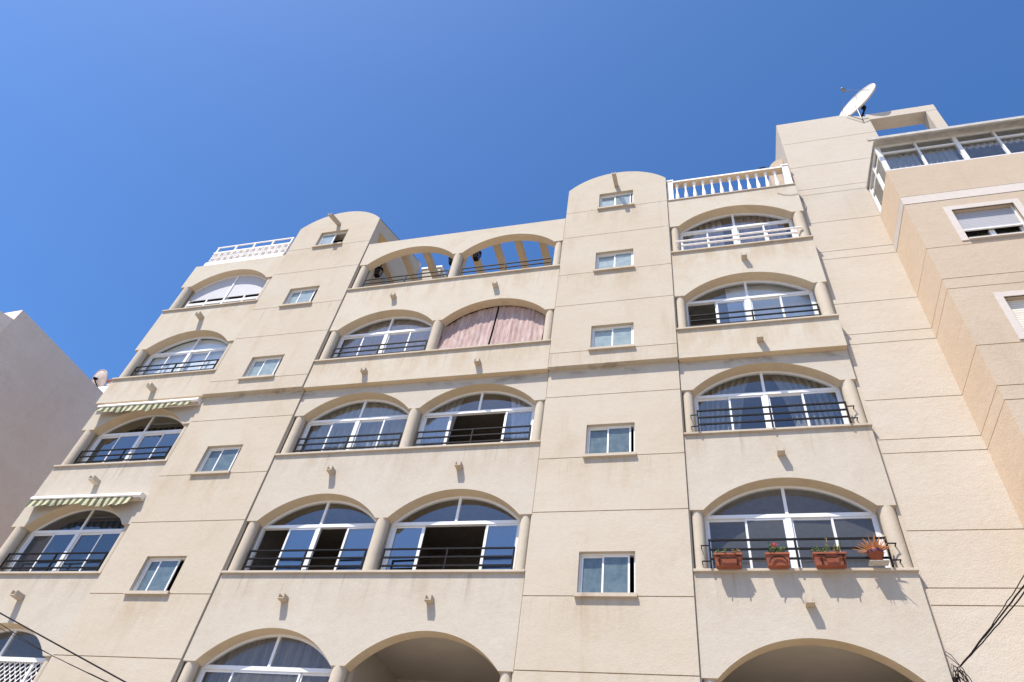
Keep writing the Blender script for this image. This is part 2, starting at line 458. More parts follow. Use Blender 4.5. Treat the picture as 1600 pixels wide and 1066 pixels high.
for key in 'LMR':
    x0, x1 = BAYX[key]; A = ARCH[key]
    mb = MB(); mb.box(x0, x1, yf(-1), yf(-1)+T, 0, sill(-1)-.05); part(mb, 'base_wall', M['bay'])
    for k in range(0, 5):
        mb = MB(); top = sill(k)-.05
        if k == 4: top = {'L': 19.19, 'M': 19.17, 'R': 19.36}[key]
        zs = spring(k-1)
        if k == 2:
            arch_panel(mb, x0, x1, A, zs, STR+.002, .04, .04+T)
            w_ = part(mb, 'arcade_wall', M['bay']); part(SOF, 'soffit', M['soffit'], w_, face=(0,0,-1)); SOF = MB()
            m2 = MB(); m2.box(x0, x1, yf(2), .04+T-.01, STR, top); w2 = part(m2, 'parapet_wall', M['upbay'])
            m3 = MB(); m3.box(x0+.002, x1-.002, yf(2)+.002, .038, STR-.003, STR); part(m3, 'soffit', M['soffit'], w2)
        else:
            arch_panel(mb, x0, x1, A, zs, top, yf(k), yf(k)+T)
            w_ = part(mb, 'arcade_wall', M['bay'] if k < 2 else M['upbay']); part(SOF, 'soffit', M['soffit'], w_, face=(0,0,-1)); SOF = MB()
        yb = yf(k-1) if k != 2 else .04
    for k in range(-1, 4):
        y0 = yf(k); zk = sill(k)
        mb = MB(); mb.box(x0-.004, x1+(.02 if key == 'R' else .004), y0-.052, y0+T+.06, zk-.05, zk)
        part(mb, 'sill', M['sill'], bevel=.006)
        # columns under the springings
        cx = {'L': [-16.06, -12.90], 'M': [-9.575, -6.50, -3.42], 'R': [-.165, 3.03]}[key]
        rad = {'L': [.145, .10], 'M': [.125, .138, .12], 'R': [.115, .14]}[key]
        for c, r in zip(cx, rad):
            cm = MB(); cm.lathe((c, y0+.135, zk-.01), [(r, 0), (r, 1.215)], 24); part(cm, 'column', M['column'])
        # pier behind the columns
        yw = y0+T
        edges = [x0] + [e for ab in A for e in ab] + [x1]
        for i in range(0, len(edges), 2):
            a, b = edges[i], edges[i+1]
            pm = MB(); pm.box(a, b, yw+.002, yw+.16, zk-.02, spring(k)+.3); part(pm, 'pier', M['column'])
        # right-hand flank of the end column bay
        if key == 'R':
            fm = MB(); fm.box(3.05, 3.175, y0+.15, yw+.001, zk-.02, spring(k)-.001); part(fm, 'pier', M['column'])
        # rooms
        if key == 'M' and k == 3: continue
        for ai, (xa, xb) in enumerate(A):
            ra = x0+.02 if ai == 0 else -6.49; rb = x1-.02 if ai == len(A)-1 else -6.51
            open_ = (k == -1 and (key == 'R' or (key == 'M' and ai == 1)))
            zf, zc = zk-.9, zk+1.98; yr0 = yw+.16 if not open_ else yw; yr1 = yw+(2.3 if open_ else 2.6)
            zc2 = zc if not open_ else zk+1.96
            r = MB()
            r.quad((ra,yr0,zf),(rb,yr0,zf),(rb,yr1,zf),(ra,yr1,zf))
            r.quad((ra,yw-.02,zc2),(rb,yw-.02,zc2),(rb,yr1,zc2),(ra,yr1,zc2))
            r.quad((ra,yr1,zf),(rb,yr1,zf),(rb,yr1,zc2),(ra,yr1,zc2))
            for xx in (ra, rb): r.quad((xx,yw-.02,zf),(xx,yr1,zf),(xx,yr1,zc2),(xx,yw-.02,zc2))
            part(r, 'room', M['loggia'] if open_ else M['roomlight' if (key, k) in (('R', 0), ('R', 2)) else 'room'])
        
# roof slabs
for key, z in (('L', 19.19), ('R', 19.36)):
    x0, x1 = BAYX[key]
    mb = MB(); mb.box(x0+.01, x1-.01, yf(4)+T, 3.0, z-.18, z-.004); part(mb, 'roof', M['roofdeck'])
mb = MB(); mb.box(BM[0]+.01, BM[1]-.01, yf(3)+T+.02, 3.0, 15.9, 16.0); part(mb, 'terrace_floor', M['roofdeck'])
mb = MB(); mb.box(BR[0], BR[1]+.0, yf(4)-.03, yf(4)+.34, 19.362, 19.40); part(mb, 'roof_ledge', M['sill'])
# body side walls, left end and rear
mb = MB(); mb.box(-16.25, -16.05, .31, 14.0, 0, 19.0); part(mb, 'side_wall', M['white'])
mb = MB(); mb.box(3.02, 3.17, .31, 3.0, 0, 19.0); part(mb, 'side_wall', M['bay'])
mb = MB(); mb.box(-16.05, -12.75, 2.95, 3.05, 0, 19.0); part(mb, 'rear_wall', M['bay'])
mb = MB(); mb.box(-.3, 3.02, 2.95, 3.05, 0, 19.0); part(mb, 'rear_wall', M['bay'])
mb = MB(); mb.box(-9.73, -3.28, 3.02, 3.14, 0, 16.9); part(mb, 'rear_wall', M['bay'])

for xa_, xb_ in ((TL[1], BM[0]), (BM[1], TR[0]), (TR[1], BR[0]), (BL[1], TL[0])):
    for z0_, z1_, dy in ((0, STR-.002, 0), (STR+.002, 19.1, -OV)):
        m = MB(); m.box(xa_-.012, xb_+.012, dy+.055, dy+.09, z0_, z1_); part(m, 'joint_filler', M['column'])
m = MB(); m.box(3.17, 3.24, .118, .2, 0, 19.2); part(m, 'joint_filler', M['column'])

# ------------------------------------------------------------------ arched windows
def arched_window(key, ai, k, state, gl='glass', fan=None, lower=True, blind=None, layout=None, mid=True):
    """state: per sash 'c' closed, 'o' opened away; sashes slide behind their neighbour"""
    xa, xb = ARCH[key][ai]; zk = sill(k); zs = spring(k)
    y0 = yf(k)+T+.004; y1 = y0+.07
    f = MB(); J = .046; CH = .05 if key == 'R' else .036
    f.arcband(xa, xb, zs, RISE, .03, .042, y0, y1)
    f.box(xa-.03, xa+J, y0+.001, y1-.001, zk, zs+.04); f.box(xb-J, xb+.03, y0+.001, y1-.001, zk, zs+.04)
    tz0, tz1 = zk+1.165, zk+1.24
    f.box(xa+J, xb-J, y0-.006, y1+.004, tz0, tz1)
    f.box(xa+J, xb-J, y0, y1, zk, zk+.055)
    cx = (xa+xb)/2
    f.box(cx-.028, cx+.028, y0+.004, y1-.004, tz1, zs+RISE-.03)
    if layout is None and mid: f.box(cx-CH, cx+CH, y0+.002, y1-.002, zk+.055, tz0)
    w = part(f, 'arched_window', M['pvc'])
    # fanlight panes
    for h in (0, 1):
        a, b = (xa+.02, cx-.02) if h == 0 else (cx+.02, xb-.02)
        pts = [(a, tz1-.01)] + [(b, tz1-.01)]
        xs = [b + (a-b)*i/16 for i in range(17)]
        up = [(x, max(arcz(x, xa, xb, zs, RISE)-.03, tz1-.009)) for x in xs]
        m = MB()
        for i in range(16):
            (u, zu), (v, zv) = up[i], up[i+1]
            m.quad((u, y0+.03, tz1-.01), (u, y0+.03, zu), (v, y0+.03, zv), (v, y0+.03, tz1-.01))
        part(m, 'pane', M[fan or gl], w, merge=True, face=(0,-1,0))
    if lower:
        if layout is None:
            hw = (cx-CH-xa-J)/2
            spans = [(xa+J, xa+J+hw), (xa+J+hw, cx-CH), (cx+CH, cx+CH+hw), (cx+CH+hw, xb-J)]
            mate = {0: 1, 1: 0, 2: 3, 3: 2}
        else:
            W = xb-xa-2*J; spans = [(xa+J+W*p, xa+J+W*q) for p, q in layout]; mate = {}
        for i, (a, b) in enumerate(spans):
            ins = 0
            if state[i] == 'o':
                a, b = spans[mate[i]]; sh = .05 if mate[i] > i else -.05; a -= sh*0 ; ins = 1
                a += -.045 if mate[i] > i else .045; b += -.045 if mate[i] > i else .045
            ov = .016
            a2, b2 = a-ov*(i % 2), b+ov*(1-i % 2)
            yy = y0+.038 if (i % 2 == 0) ^ (ins == 1) else y0+.010
            if ins: yy = y0+.040
            yy1 = yy+.024; s = .036; zl, zh = zk+.057, tz0-.002
            m = MB()
            m.box(a2, a2+s, yy, yy1, zl, zh); m.box(b2-s, b2, yy, yy1, zl, zh)
            m.box(a2+s, b2-s, yy, yy1, zh-s, zh); m.box(a2+s, b2-s, yy, yy1, zl, zl+s)
            part(m, 'sash', M['pvc'], w)
            t1, t2 = random.uniform(-.008, .008), random.uniform(-.008, .008)
            m = MB(); m.quad((a2+s-.003, yy+.012-t1, zl+s-.003), (b2-s+.003, yy+.012+t1, zl+s-.003), (b2-s+.003, yy+.012+t1+t2, zh-s+.003), (a2+s-.003, yy+.012-t1+t2, zh-s+.003))
            part(m, 'pane', M[gl], w, face=(0,-1,0))
    if blind:
        mat, zb, off = blind
        m = MB(); n = 24
        xs = [xa+.03 + (xb-xa-.06)*i/n for i in range(n+1)]
        for i in range(n):
            za, zc = arcz(xs[i], xa, xb, zs, RISE)-.02, arcz(xs[i+1], xa, xb, zs, RISE)-.02
            m.quad((xs[i], y1+off, zk+zb), (xs[i+1], y1+off, zk+zb), (xs[i+1], y1+off, zc), (xs[i], y1+off, za))
        part(m, 'roller_blind', M[mat], w)
    return w

M['blindwhite'] = plain('white roller blind', (.74,.76,.78), .8, .2, var=.03)
M['shutterwhite'] = plain('white shutter', (.46,.46,.48), .6, .3, var=.03)
M['blindgrey'] = striped('grey slat blind', 'Z', .09, (.20,.22,.27), (.13,.15,.19), .12, .5)
arched_window('M', 0, 0, 'ococ', 'glassblue', fan='glass')
arched_window('M', 1, 0, 'cooc', 'glassblue', fan='glass', mid=False)
arched_window('M', 0, 1, 'cccc')
arched_window('M', 1, 1, 'cooc', mid=False)
arched_window('M', 0, 2, 'cccc')
arched_window('M', 0, -1, 'ccc', 'glassgrey', layout=[(0, .24), (.24, .76), (.76, 1)])
arched_window('R', 0, 0, 'cccc', 'glassgrey')
arched_window('R', 0, 1, 'cccc')
arched_window('R', 0, 2, 'occc')
arched_window('R', 0, 3, 'cccc')
arched_window('L', 0, 0, 'cccc', 'glassdark', blind=None)
arched_window('L', 0, 1, 'cccc', 'glassblue')
arched_window('L', 0, 2, 'cccc', 'glass', blind=('blindwhite', .05, .06))
arched_window('L', 0, 3, 'cccc', 'glass', blind=None)
arched_window('L', 0, -1, 'cccc', 'glassgrey', lower=False)

# roller shutters closing the top left window, hung outside the glass
xa, xb = ARCH['L'][0]; zs = spring(3); yy = yf(3)+T-.012
cx = (xa+xb)/2
for a, b in ((xa+.03, cx-.03), (cx+.03, xb-.03)):
    m = MB(); n = 16; xs = [a+(b-a)*i/n for i in range(n+1)]
    for i in range(n):
        m.quad((xs[i], yy, sill(3)+.72), (xs[i+1], yy, sill(3)+.72), (xs[i+1], yy, arcz(xs[i+1], xa, xb, zs, RISE)-.012), (xs[i], yy, arcz(xs[i], xa, xb, zs, RISE)-.012))
    m.box(a, b, yy-.012, yy+.006, sill(3)+.69, sill(3)+.725)
    part(m, 'roller_shutter', M['shutterwhite'])
m = MB(); m.box(cx-.03, cx+.03, yy-.03, yy+.01, sill(3), zs+RISE-.02); m.arcband(xa, xb, zs, RISE, -.002, .04, yy-.02, yy+.005)
part(m, 'shutter_rail', M['pvc'])
m = MB(); m.box(xa+.02, cx-.03, yy-.02, yy+.01, sill(3)+.44, sill(3)+.54); m.box(cx+.03, xb-.02, yy-.02, yy+.01, sill(3)+.44, sill(3)+.54)
for x in (xa+.02, (xa+cx)/2, (xb+cx)/2, xb-.07): m.box(x, x+.05, yy-.018, yy+.009, sill(3), sill(3)+.69)
part(m, 'shutter_rail', M['pvc'])

# ------------------------------------------------------------------ railings
def railing(x0, x1, zk, y, hs=(.16, .34, .52), posts=3, mat='iron', r=.013, ends=None):
    m = MB()
    for h in hs: m.box(x0, x1, y-.014, y+.014, zk+h-.016, zk+h+.016)
    for i in range(posts):
        x = x0 + (x1-x0)*i/(posts-1)
        m.box(x-.016, x+.016, y-.0165, y+.0165, zk-.001, zk+hs[-1]+.0185)
    if ends:
        for x, s in ((x0, -1), (x1, 1)):
            for h in (.12, .42):
                m.box(min(x, x+s*.14), max(x, x+s*.14), y-.008, y+.008, zk+h-.009, zk+h+.009)
                m.box(x+s*.14-.008, x+s*.14+.008, y-.008, y+.2, zk+h-.008, zk+h+.008)
    part(m, 'railing', M[mat])
for k in (0, 1, 2, 3):
    for ai in (0, 1):
        if k == 2 and ai == 1: continue
        xa, xb = ARCH['M'][ai]
        railing(xa+.09, xb-.03, sill(k), yf(k)+.09)
for k in (0, 1): railing(.01, 2.83, sill(k), -.035, ends=True)
railing(.02, 2.86, sill(2), yf(2)+.09)
for k in (0, 1, 2): railing(-15.84, -13.04, sill(k), yf(k)+.09)
m = MB(); zk = sill(3)
for h in (.40, .20): m.tube([(-.16 if h > .3 else -.02, yf(3)-.045, zk+h), (3.0 if h > .3 else 2.86, yf(3)-.045, zk+h)], .027, 10)
for x in (.0, .68, 1.42, 2.14, 2.84): m.box(x-.02, x+.02, yf(3)-.040, yf(3)-.005, zk-.001, zk+.40)
part(m, 'railing', M['whitepaint'])

# ------------------------------------------------------------------ water spouts
def spout(x, z, y, L, w=.135, h=.11, drop=0., closed=True):
    m = MB(); t = .022
    # open-topped clay channel
    def sec(yy, dz): return [(x-w/2,yy,z+dz),(x+w/2,yy,z+dz),(x+w/2,yy,z+h+dz),(x+w/2-t,yy,z+h+dz),(x+w/2-t,yy,z+t+dz),(x-w/2+t,yy,z+t+dz),(x-w/2+t,yy,z+h+dz),(x-w/2,yy,z+h+dz)]
    a, b = sec(y-L, -drop), sec(y+.05, 0)
    m.add(a+b, [(0,1,4,5),(1,2,3,4),(0,5,6,7)] + [(i,(i+1)%8,(i+1)%8+8,i+8) for i in range(8)])
    part(m, 'water_spout', M['spout'], bevel=.006)
for k in range(0, 4):
    zz = sill(k)-.66
    for x in (-8.06, -5.02): spout(x+random.uniform(-.03,.03), zz+random.uniform(-.02,.02), yf(k), .17+random.uniform(-.02,.02))
    spout(1.475, zz, yf(k), .17)
    spout(-14.52, zz, yf(k), .25, .15, .12)
spout(-1.79, 20.51, -OV, .60, .115, .12, .27)
spout(-11.25, 20.55, -OV, .60, .125, .12, .27)

# ------------------------------------------------------------------ pergola terrace at the top of the middle bay
for x in (-9.42, -8.62, -7.88, -7.07, -6.34, -5.56, -4.86, -4.12):
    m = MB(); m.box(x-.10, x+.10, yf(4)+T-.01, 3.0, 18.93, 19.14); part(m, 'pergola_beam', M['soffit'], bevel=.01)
m = MB(); m.box(-9.72, -3.28, 2.98, 3.25, 18.75, 19.16); part(m, 'rear_beam', M['tower'])
for x in (-9.6, -6.5, -3.42):
    m = MB(); m.lathe((x, 3.1, 15.99), [(.13, 0), (.13, 2.8)], 18); part(m, 'column', M['column'])
# roof hut seen through the pergola
m = MB(); m.box(-9.66, -8.88, 3.15, 4.6, 15.9, 22.0); hut = part(m, 'roof_hut', M['tower'])
m = MB(); m.box(-9.70, -8.84, 3.11, 4.64, 22.0, 22.09); part(m, 'coping', M['whitepaint'], hut)

# white lattice parapet on the left roof
par = empty('roof_parapet', (0,0,0)); par.parent = B; par.matrix_parent_inverse = Matrix.Translation(-B.location)
y = .04; x0, x1 = -16.05, -13.0
m = MB(); m.box(x0-.05, x1, y-.06, y+.06, 19.191, 19.49); part(m, 'base_band', M['whitepaint'], par)
m = MB(); z0 = 19.50
n = 12; p = (x1-x0)/n
for r_ in range(2):
    for i in range(n):
        cx_, cz_ = x0+p*(i+.5), z0+.145+r_*.29
        hw, hh, t = p/2, .145, .018
        def bar(ax, az, bx, bz):
            d = Vector((bx-ax, bz-az)); q = Vector((-d.y, d.x)).normalized()*t
            m.add([(ax+q.x,y-.035,az+q.y),(bx+q.x,y-.035,bz+q.y),(bx-q.x,y-.035,bz-q.y),(ax-q.x,y-.035,az-q.y),
                   (ax+q.x,y+.035,az+q.y),(bx+q.x,y+.035,bz+q.y),(bx-q.x,y+.035,bz-q.y),(ax-q.x,y+.035,az-q.y)],
                  [(0,1,2,3),(7,6,5,4),(0,1,5,4),(2,3,7,6),(1,2,6,5),(3,0,4,7)])
        bar(cx_-hw, cz_, cx_, cz_+hh); bar(cx_, cz_+hh, cx_+hw, cz_); bar(cx_+hw, cz_, cx_, cz_-hh); bar(cx_, cz_-hh, cx_-hw, cz_)
        # petals
        for s1, s2 in ((1,1),(1,-1),(-1,1),(-1,-1)):
            bar(cx_+s1*hw*.98, cz_+s2*hh*.98, cx_+s1*hw*.35, cz_+s2*hh*.35)
m.box(x0-.03, x1, y-.04, y+.04, z0-.02, z0+.035); m.box(x0-.03, x1, y-.04, y+.04, z0+.565, z0+.615)
part(m, 'lattice_panel', M['whitepaint'], par)
m = MB(); m.box(x0-.03, x1, y-.02, y+.02, 20.415, 20.45)
for i in range(5): m.box(x0+i*(x1-x0-.06)/4, x0+i*(x1-x0-.06)/4+.05, y-.02, y+.02, 20.11, 20.41)
part(m, 'top_rail', M['whitepaint'], par)
m = MB(); m.box(x0-.03, x0+.04, y+.05, 2.8, 19.191, 20.1); part(m, 'side_parapet', M['whitepaint'], par)

# white balustrade on the right roof
bal = empty('balustrade', (0,0,0)); bal.parent = B; bal.matrix_parent_inverse = Matrix.Translation(-B.location)
y = .06; zb = 19.402
for x in (-.20, 3.07):
    m = MB(); m.box(x-.085, x+.085, y-.10, y+.10, zb, zb+1.12); m.box(x-.11, x+.11, y-.125, y+.125, zb+1.12, zb+1.18); m.box(x-.06, x+.06, y-.07, y+.07, zb+1.18, zb+1.22)
    part(m, 'post', M['whitepaint'], bal, bevel=.008)
m = MB(); m.box(-.115, 2.985, y-.085, y+.085, zb, zb+.13); part(m, 'base_rail', M['whitepaint'], bal)
m = MB(); m.box(-.115, 2.985, y-.12, y+.11, zb+1.03, zb+1.09); part(m, 'top_rail', M['whitepaint'], bal)
m = MB(); m.box(-.113, 2.983, y-.105, y+.10, zb+1.018, zb+1.0295); part(m, 'rail_bounce_strip', M['soffit'], bal)  # tan strip paints the deck's warm bounce under the white rail
for i in range(12):
    x = -.005 + i*.2523
    m = MB(); m.lathe((x, y, zb+.13), [(.050,0),(.050,.05),(.032,.08),(.042,.13),(.057,.22),(.053,.30),(.037,.44),(.026,.57),(.024,.66),(.039,.70),(.028,.73),(.052,.78),(.052,.888)], 14)
    part(m, 'baluster', M['whitepaint'], bal)
# small rounded gable end far back on the roof
m = MB(); P = [(2.74+.48*(1-math.cos(math.pi/2*i/10)), 21.15+.80*math.sin(math.pi/2*i/10)) for i in range(11)]
m.prism_y([(2.74, 19.4)] + P + [(3.225, 19.4)], .55, .95)
o = part(m, 'roof_gable', M['orange'])

# ------------------------------------------------------------------ neighbour: pale recess wall and apricot front
N = empty('neighbour_building', (6, 0, 0))
tag(N, 'apricot rendered building with pale side tower and rooftop glass enclosure beside arched block', 'building')
def npart(mb, name, mat, parent=None, **k): return part(mb, name, mat, parent or N, **k)
JW = sorted([21.98, 20.56, 19.34, 19.06, 17.71, 16.44, 16.13, 14.45, 13.42, 13.11, 11.51, 10.52, 10.20, 8.585, 7.565, 7.28, 5.6, 4.6, 4.3])
mb = MB(); YW = .11
zs = rows(JW, [], 0, 22.94)
gridwall(mb, [3.235, 5.85], zs, lambda x, z: YW + (.013 if isj(z, JW) else 0), 4.0, .3, lambda z: isj(z, JW))
mb.prism_y([(3.235, 22.94), (5.85, 22.94), (5.12, 23.29), (3.235, 23.29)], YW, 4.0)
npart(mb, 'pale_tower_wall', [M['white'], M['groove']])
# open frame on the roof to the right of the tower
m = MB(); m.box(5.86, 7.76, .22, .64, 22.96, 23.30); npart(m, 'roof_frame_beam', M['white'])
m = MB(); m.box(7.46, 7.755, .225, .638, 19.0, 22.959); npart(m, 'roof_frame_post', M['white'])
# apricot body
XO, YO = 4.95, -1.22
JO = [j for j in JW if j < 17.5]
zs = rows(JO, [14.60, 15.71, 11.60, 12.73], 0, 17.66)
WX = (5.78, 6.97)
def depo(x, z):
    if WX[0] < x < WX[1] and (14.60 < z < 15.71 or 11.60 < z < 12.73): return None
    return YO + (.013 if isj(z, JO) else 0)
mb = MB(); gridwall(mb, [XO, WX[0], WX[1], 12.0], zs, depo, None, YO+.3, lambda z: isj(z, JO))
FL = MB()
# its flank, facing the arched block
nz = len(zs)-1
for j in range(nz):
    z0, z1 = zs[j], zs[j+1]; d = .013 if isj((z0+z1)/2, JO) else 0
    FL.cur = 1 if d else 0
    FL.quad((XO+d, YO+d, z0), (XO+d, .2, z0), (XO+d, .2, z1), (XO+d, YO+d, z1))
    FL.cur = 0
    if d:
        for z in (z0, z1): FL.quad((XO, YO, z), (XO, .2, z), (XO+d, .2, z), (XO+d, YO+d, z))
mb.quad((XO, YO, 17.66), (12., YO, 17.66), (12., 4., 17.66), (XO, 4., 17.66))
mb.quad((12., YO, 0), (12., 4., 0), (12., 4., 17.66), (12., YO, 17.66))
npart(mb, 'apricot_wall', [M['orange'], M['groove']]); npart(FL, 'flank_wall', [M['flank'], M['groove']])
# pale string band between the two top joints, 4 mm proud
m = MB(); m.box(XO-.004, 12.0, YO-.004, .105, 16.139, 16.431); npart(m, 'string_band', M['band'])
for wz0, wz1, shz, smat in ((14.60, 15.71, 15.07, 'shutter'), (11.60, 12.73, 11.72, 'shuttertan')):
    w = MB(); a, b = WX; e = .135; y0 = YO-.02; y1 = YO+.02
    w.box(a-e, a, y0, y1, wz0-.03, wz1+e); w.box(b, b+e, y0, y1, wz0-.03, wz1+e); w.box(a, b, y0, y1, wz1, wz1+e); w.box(a, b, y0-.03, YO+.1, wz0-.03, wz0+.012)
    wo = npart(w, 'shuttered_window', M['band'])
    m = MB(); m.box(a+.03, b-.03, YO+.10, YO+.115, shz, wz1-.005); part(m, 'roller_shutter', M[smat], wo)
    m = MB(); m.box(a+.03, b-.03, YO+.085, YO+.12, shz-.03, shz+.012); part(m, 'shutter_bar', M['pvc'], wo)
    m = MB(); m.box(a+.002, a+.03, YO+.07, YO+.14, wz0+.013, wz1-.002); part(m, 'shutter_guide', M['pvc'], wo)
    m = MB(); m.box(b-.03, b-.002, YO+.07, YO+.14, wz0+.013, wz1-.002); part(m, 'shutter_guide', M['pvc'], wo)
    m = MB(); f = .05; yy = YO+.16; m.box(a, b, yy, yy+.05, wz0+.013, wz0+.06); m.box(a, a+.06, yy, yy+.05, wz0+.06, shz); m.box(b-.06, b, yy, yy+.05, wz0+.06, shz); m.box((a+b)/2-.05, (a+b)/2+.05, yy-.004, yy+.054, wz0+.06, shz)
    part(m, 'sash', M['pvc'], wo)
    m = MB(); m.quad((a, yy+.03, wz0), (b, yy+.03, wz0), (b, yy+.03, wz1), (a, yy+.03, wz1)); part(m, 'pane', M['glass'], wo, face=(0,-1,0))
    r = MB(); y0 = YO+.3; y1 = YO+1.4
    r.quad((a-.2,y1,wz0-.3),(b+.2,y1,wz0-.3),(b+.2,y1,wz1+.3),(a-.2,y1,wz1+.3)); r.quad((a-.2,y0,wz1+.3),(b+.2,y0,wz1+.3),(b+.2,y1,wz1+.3),(a-.2,y1,wz1+.3)); r.quad((a-.2,y0,wz0-.3),(b+.2,y0,wz0-.3),(b+.2,y1,wz0-.3),(a-.2,y1,wz0-.3))
    for xx in (a-.2, b+.2): r.quad((xx,y0,wz0-.3),(xx,y1,wz0-.3),(xx,y1,wz1+.3),(xx,y0,wz1+.3))
    npart(r, 'room', M['room'])
# rooftop glass enclosure
G = empty('glass_enclosure', (0,0,0)); G.parent = N; G.matrix_parent_inverse = Matrix.Translation(-N.location)
m = MB(); z0, z1, zt = 17.662, 18.90, 18.53
y = YO+.02
m.box(XO+.01, 11.9, y, y+.06, z0, z0+.06); m.box(XO+.01, 11.9, y, y+.06, z1-.05, z1); m.box(XO+.07, 11.9, y+.004, y+.056, zt-.025, zt+.025)
for x, w_ in ((XO+.06, .05), (5.87, .022), (6.745, .045), (7.61, .022), (8.48, .045), (9.35, .022), (10.2, .045)): m.box(x-w_, x+w_, y-.004, y+.064, z0+.06, z1-.05)
part(m, 'front_frame', M['pvc'], G)
m = MB(); m.quad((XO+.07, y+.03, z0), (11.9, y+.03, z0), (11.9, y+.03, z1), (XO+.07, y+.03, z1)); part(m, 'front_glazing', M['glass'], G, face=(0,-1,0))
m = MB(); x = XO+.02
m.box(x, x+.06, y+.065, .10, z0, z0+.06); m.box(x, x+.06, y+.065, .10, z1-.05, z1); m.box(x+.004, x+.056, y+.065, .10, zt-.025, zt+.025)
for yy in (-.62, .05): m.box(x-.003, x+.063, yy-.03, yy+.03, z0+.06, z1-.05)
part(m, 'side_frame', M['pvc'], G)
m = MB(); m.quad((x+.03, y+.06, z0), (x+.03, .1, z0), (x+.03, .1, z1), (x+.03, y+.06, z1)); part(m, 'side_glazing', M['glass'], G, face=(-1,0,0))
m = MB()
m.prism_x([(-1.44, 18.80), (-1.44, 18.86), (.10, 19.10), (.10, 19.0), (-1.24, 18.905)], 4.93, 12.1); part(m, 'roof', M['gutter'], G)
m = MB(); m.box(4.76, 12.1, -1.49, -1.441, 18.76, 18.86); part(m, 'gutter', M['gutter'], G)
m = MB(); m.quad((XO+.1,.09,z0),(11.9,.09,z0),(11.9,.09,z1+.2),(XO+.1,.09,z1+.2)); m.quad((XO+.1,y+.1,z0+.01),(11.9,y+.1,z0+.01),(11.9,.09,z0+.01),(XO+.1,.09,z0+.01)); part(m, 'inner_wall', M['room'], G)

# ------------------------------------------------------------------ plain building on the left and the house behind
LB = empty('plain_building', (-23, 0, 0)); tag(LB, 'plain mauve-grey building with blank wall in shade at the left edge', 'building')
d = Vector((.04277, .99908, 0)); nrm = Vector((-.99908, .04277, 0)); P0 = Vector((-23.024, 0, 0))
def lp(u, v, z): q = P0 + d*u + nrm*v; return (q.x, q.y, z)
m = MB(); m.hexa([lp(0,0,0), lp(0,14,0), lp(16,14,0), lp(16,0,0), lp(0,0,18.03), lp(0,14,18.03), lp(16,14,18.03), lp(16,0,18.03)])
part(m, 'blank_wall', M['leftwall'], LB)
t_ = Vector((-math.sin(math.radians(27)), -math.cos(math.radians(27)), 0)); A_ = P0 + Vector((.004, -.004, 0)); B_ = A_ + t_*9
m = MB(); q_ = [(A_.x, A_.y), (B_.x, B_.y), (B_.x-8, B_.y+2), (A_.x-10, A_.y-.005)]
m.hexa([(x, y, 0) for x, y in q_] + [(x, y, 17.52) for x, y in q_])
part(m, 'blank_wall', M['leftwall'], LB)

HB = empty('white_house', (-28.3, 9, 0)); tag(HB, 'small white rooftop with tan chimney glimpsed between two buildings on the left', 'house')
m = MB(); m.box(-32, -27.9, 8.0, 14, 0, 22.2); part(m, 'wall', M['whitepaint'], HB)
m = MB(); m.box(-28.50, -27.98, 8.2, 8.7, 22.15, 22.72); ch = part(m, 'chimney', M['dishtan'], HB)
m = MB(); m.box(-28.55, -27.92, 8.13, 8.77, 22.72, 22.80); part(m, 'chimney_cap', M['terracotta'], ch)

# ------------------------------------------------------------------ satellite dishes
def dish(name, c, normal, D, label, mount, mat='dish'):
    root = empty(name, mount); tag(root, label, 'satellite dish', 'rooftop satellite dishes')
    nv = Vector(normal).normalized(); q = nv.to_track_quat('Z', 'Y').to_matrix()
    dep = D*.13; prof = [(D/2*i/10, dep*(i/10)**2) for i in range(11)]
    m = MB(); m.lathe(c, [(max(r,.002), h-dep) for r, h in prof], 40, q)
    m.lathe(c, [(max(r,.002), h-dep-.02) for r, h in prof], 40, q)
    part(m, 'reflector', M[mat], root)
    m = MB(); m.lathe(c, [(D/2-.004, .004), (D/2+.014, .008), (D/2+.014, -.05), (D/2-.004, -.045)], 40, q); part(m, 'rim', M['dishtan'], root)
    C_ = Vector(c); foc = C_ + nv*D*.42
    m = MB()
    for a in (90, 210, 330):
        e = C_ + q @ Vector((D/2*math.cos(math.radians(a)), D/2*math.sin(math.radians(a)), 0))
        m.tube([e, foc], .008, 6)
    part(m, 'strut', M['metal'], root)
    m = MB(); m.lathe(foc - nv*.05, [(.001,0),(.05,0),(.05,.1),(.03,.16),(.001,.16)], 12, q); part(m, 'receiver', M['metal'], root)
    m = MB(); back = C_ - nv*(dep+.02)
    m.tube([back, back - nv*.16], .07, 10); m.tube([back - nv*.16, Vector(mount)], .035, 8)
    part(m, 'mast', M['iron'], root)
    return root
r = dish('satellite_dish', (5.84, .26, 24.33), (-.68, -.69, .24), 1.36, 'large white satellite dish facing left on top of the pale tower', (5.72, .35, 23.2))
m = MB(); m.tube([(5.62,.05,22.72),(5.62,.0,23.35),(5.70,.2,23.9)], .018, 8); m.tube([(5.25,.05,23.2),(5.62,.05,22.72),(5.84,.07,22.78)], .012, 6); part(m, 'bracket', M['metal'], r)
dish('satellite_dish', (-29.0, 8.1, 22.80), (.15, .9, .4), 1.08, 'small tan satellite dish seen from behind above the mauve wall', (-28.7, 8.3, 22.1), 'dishtan')

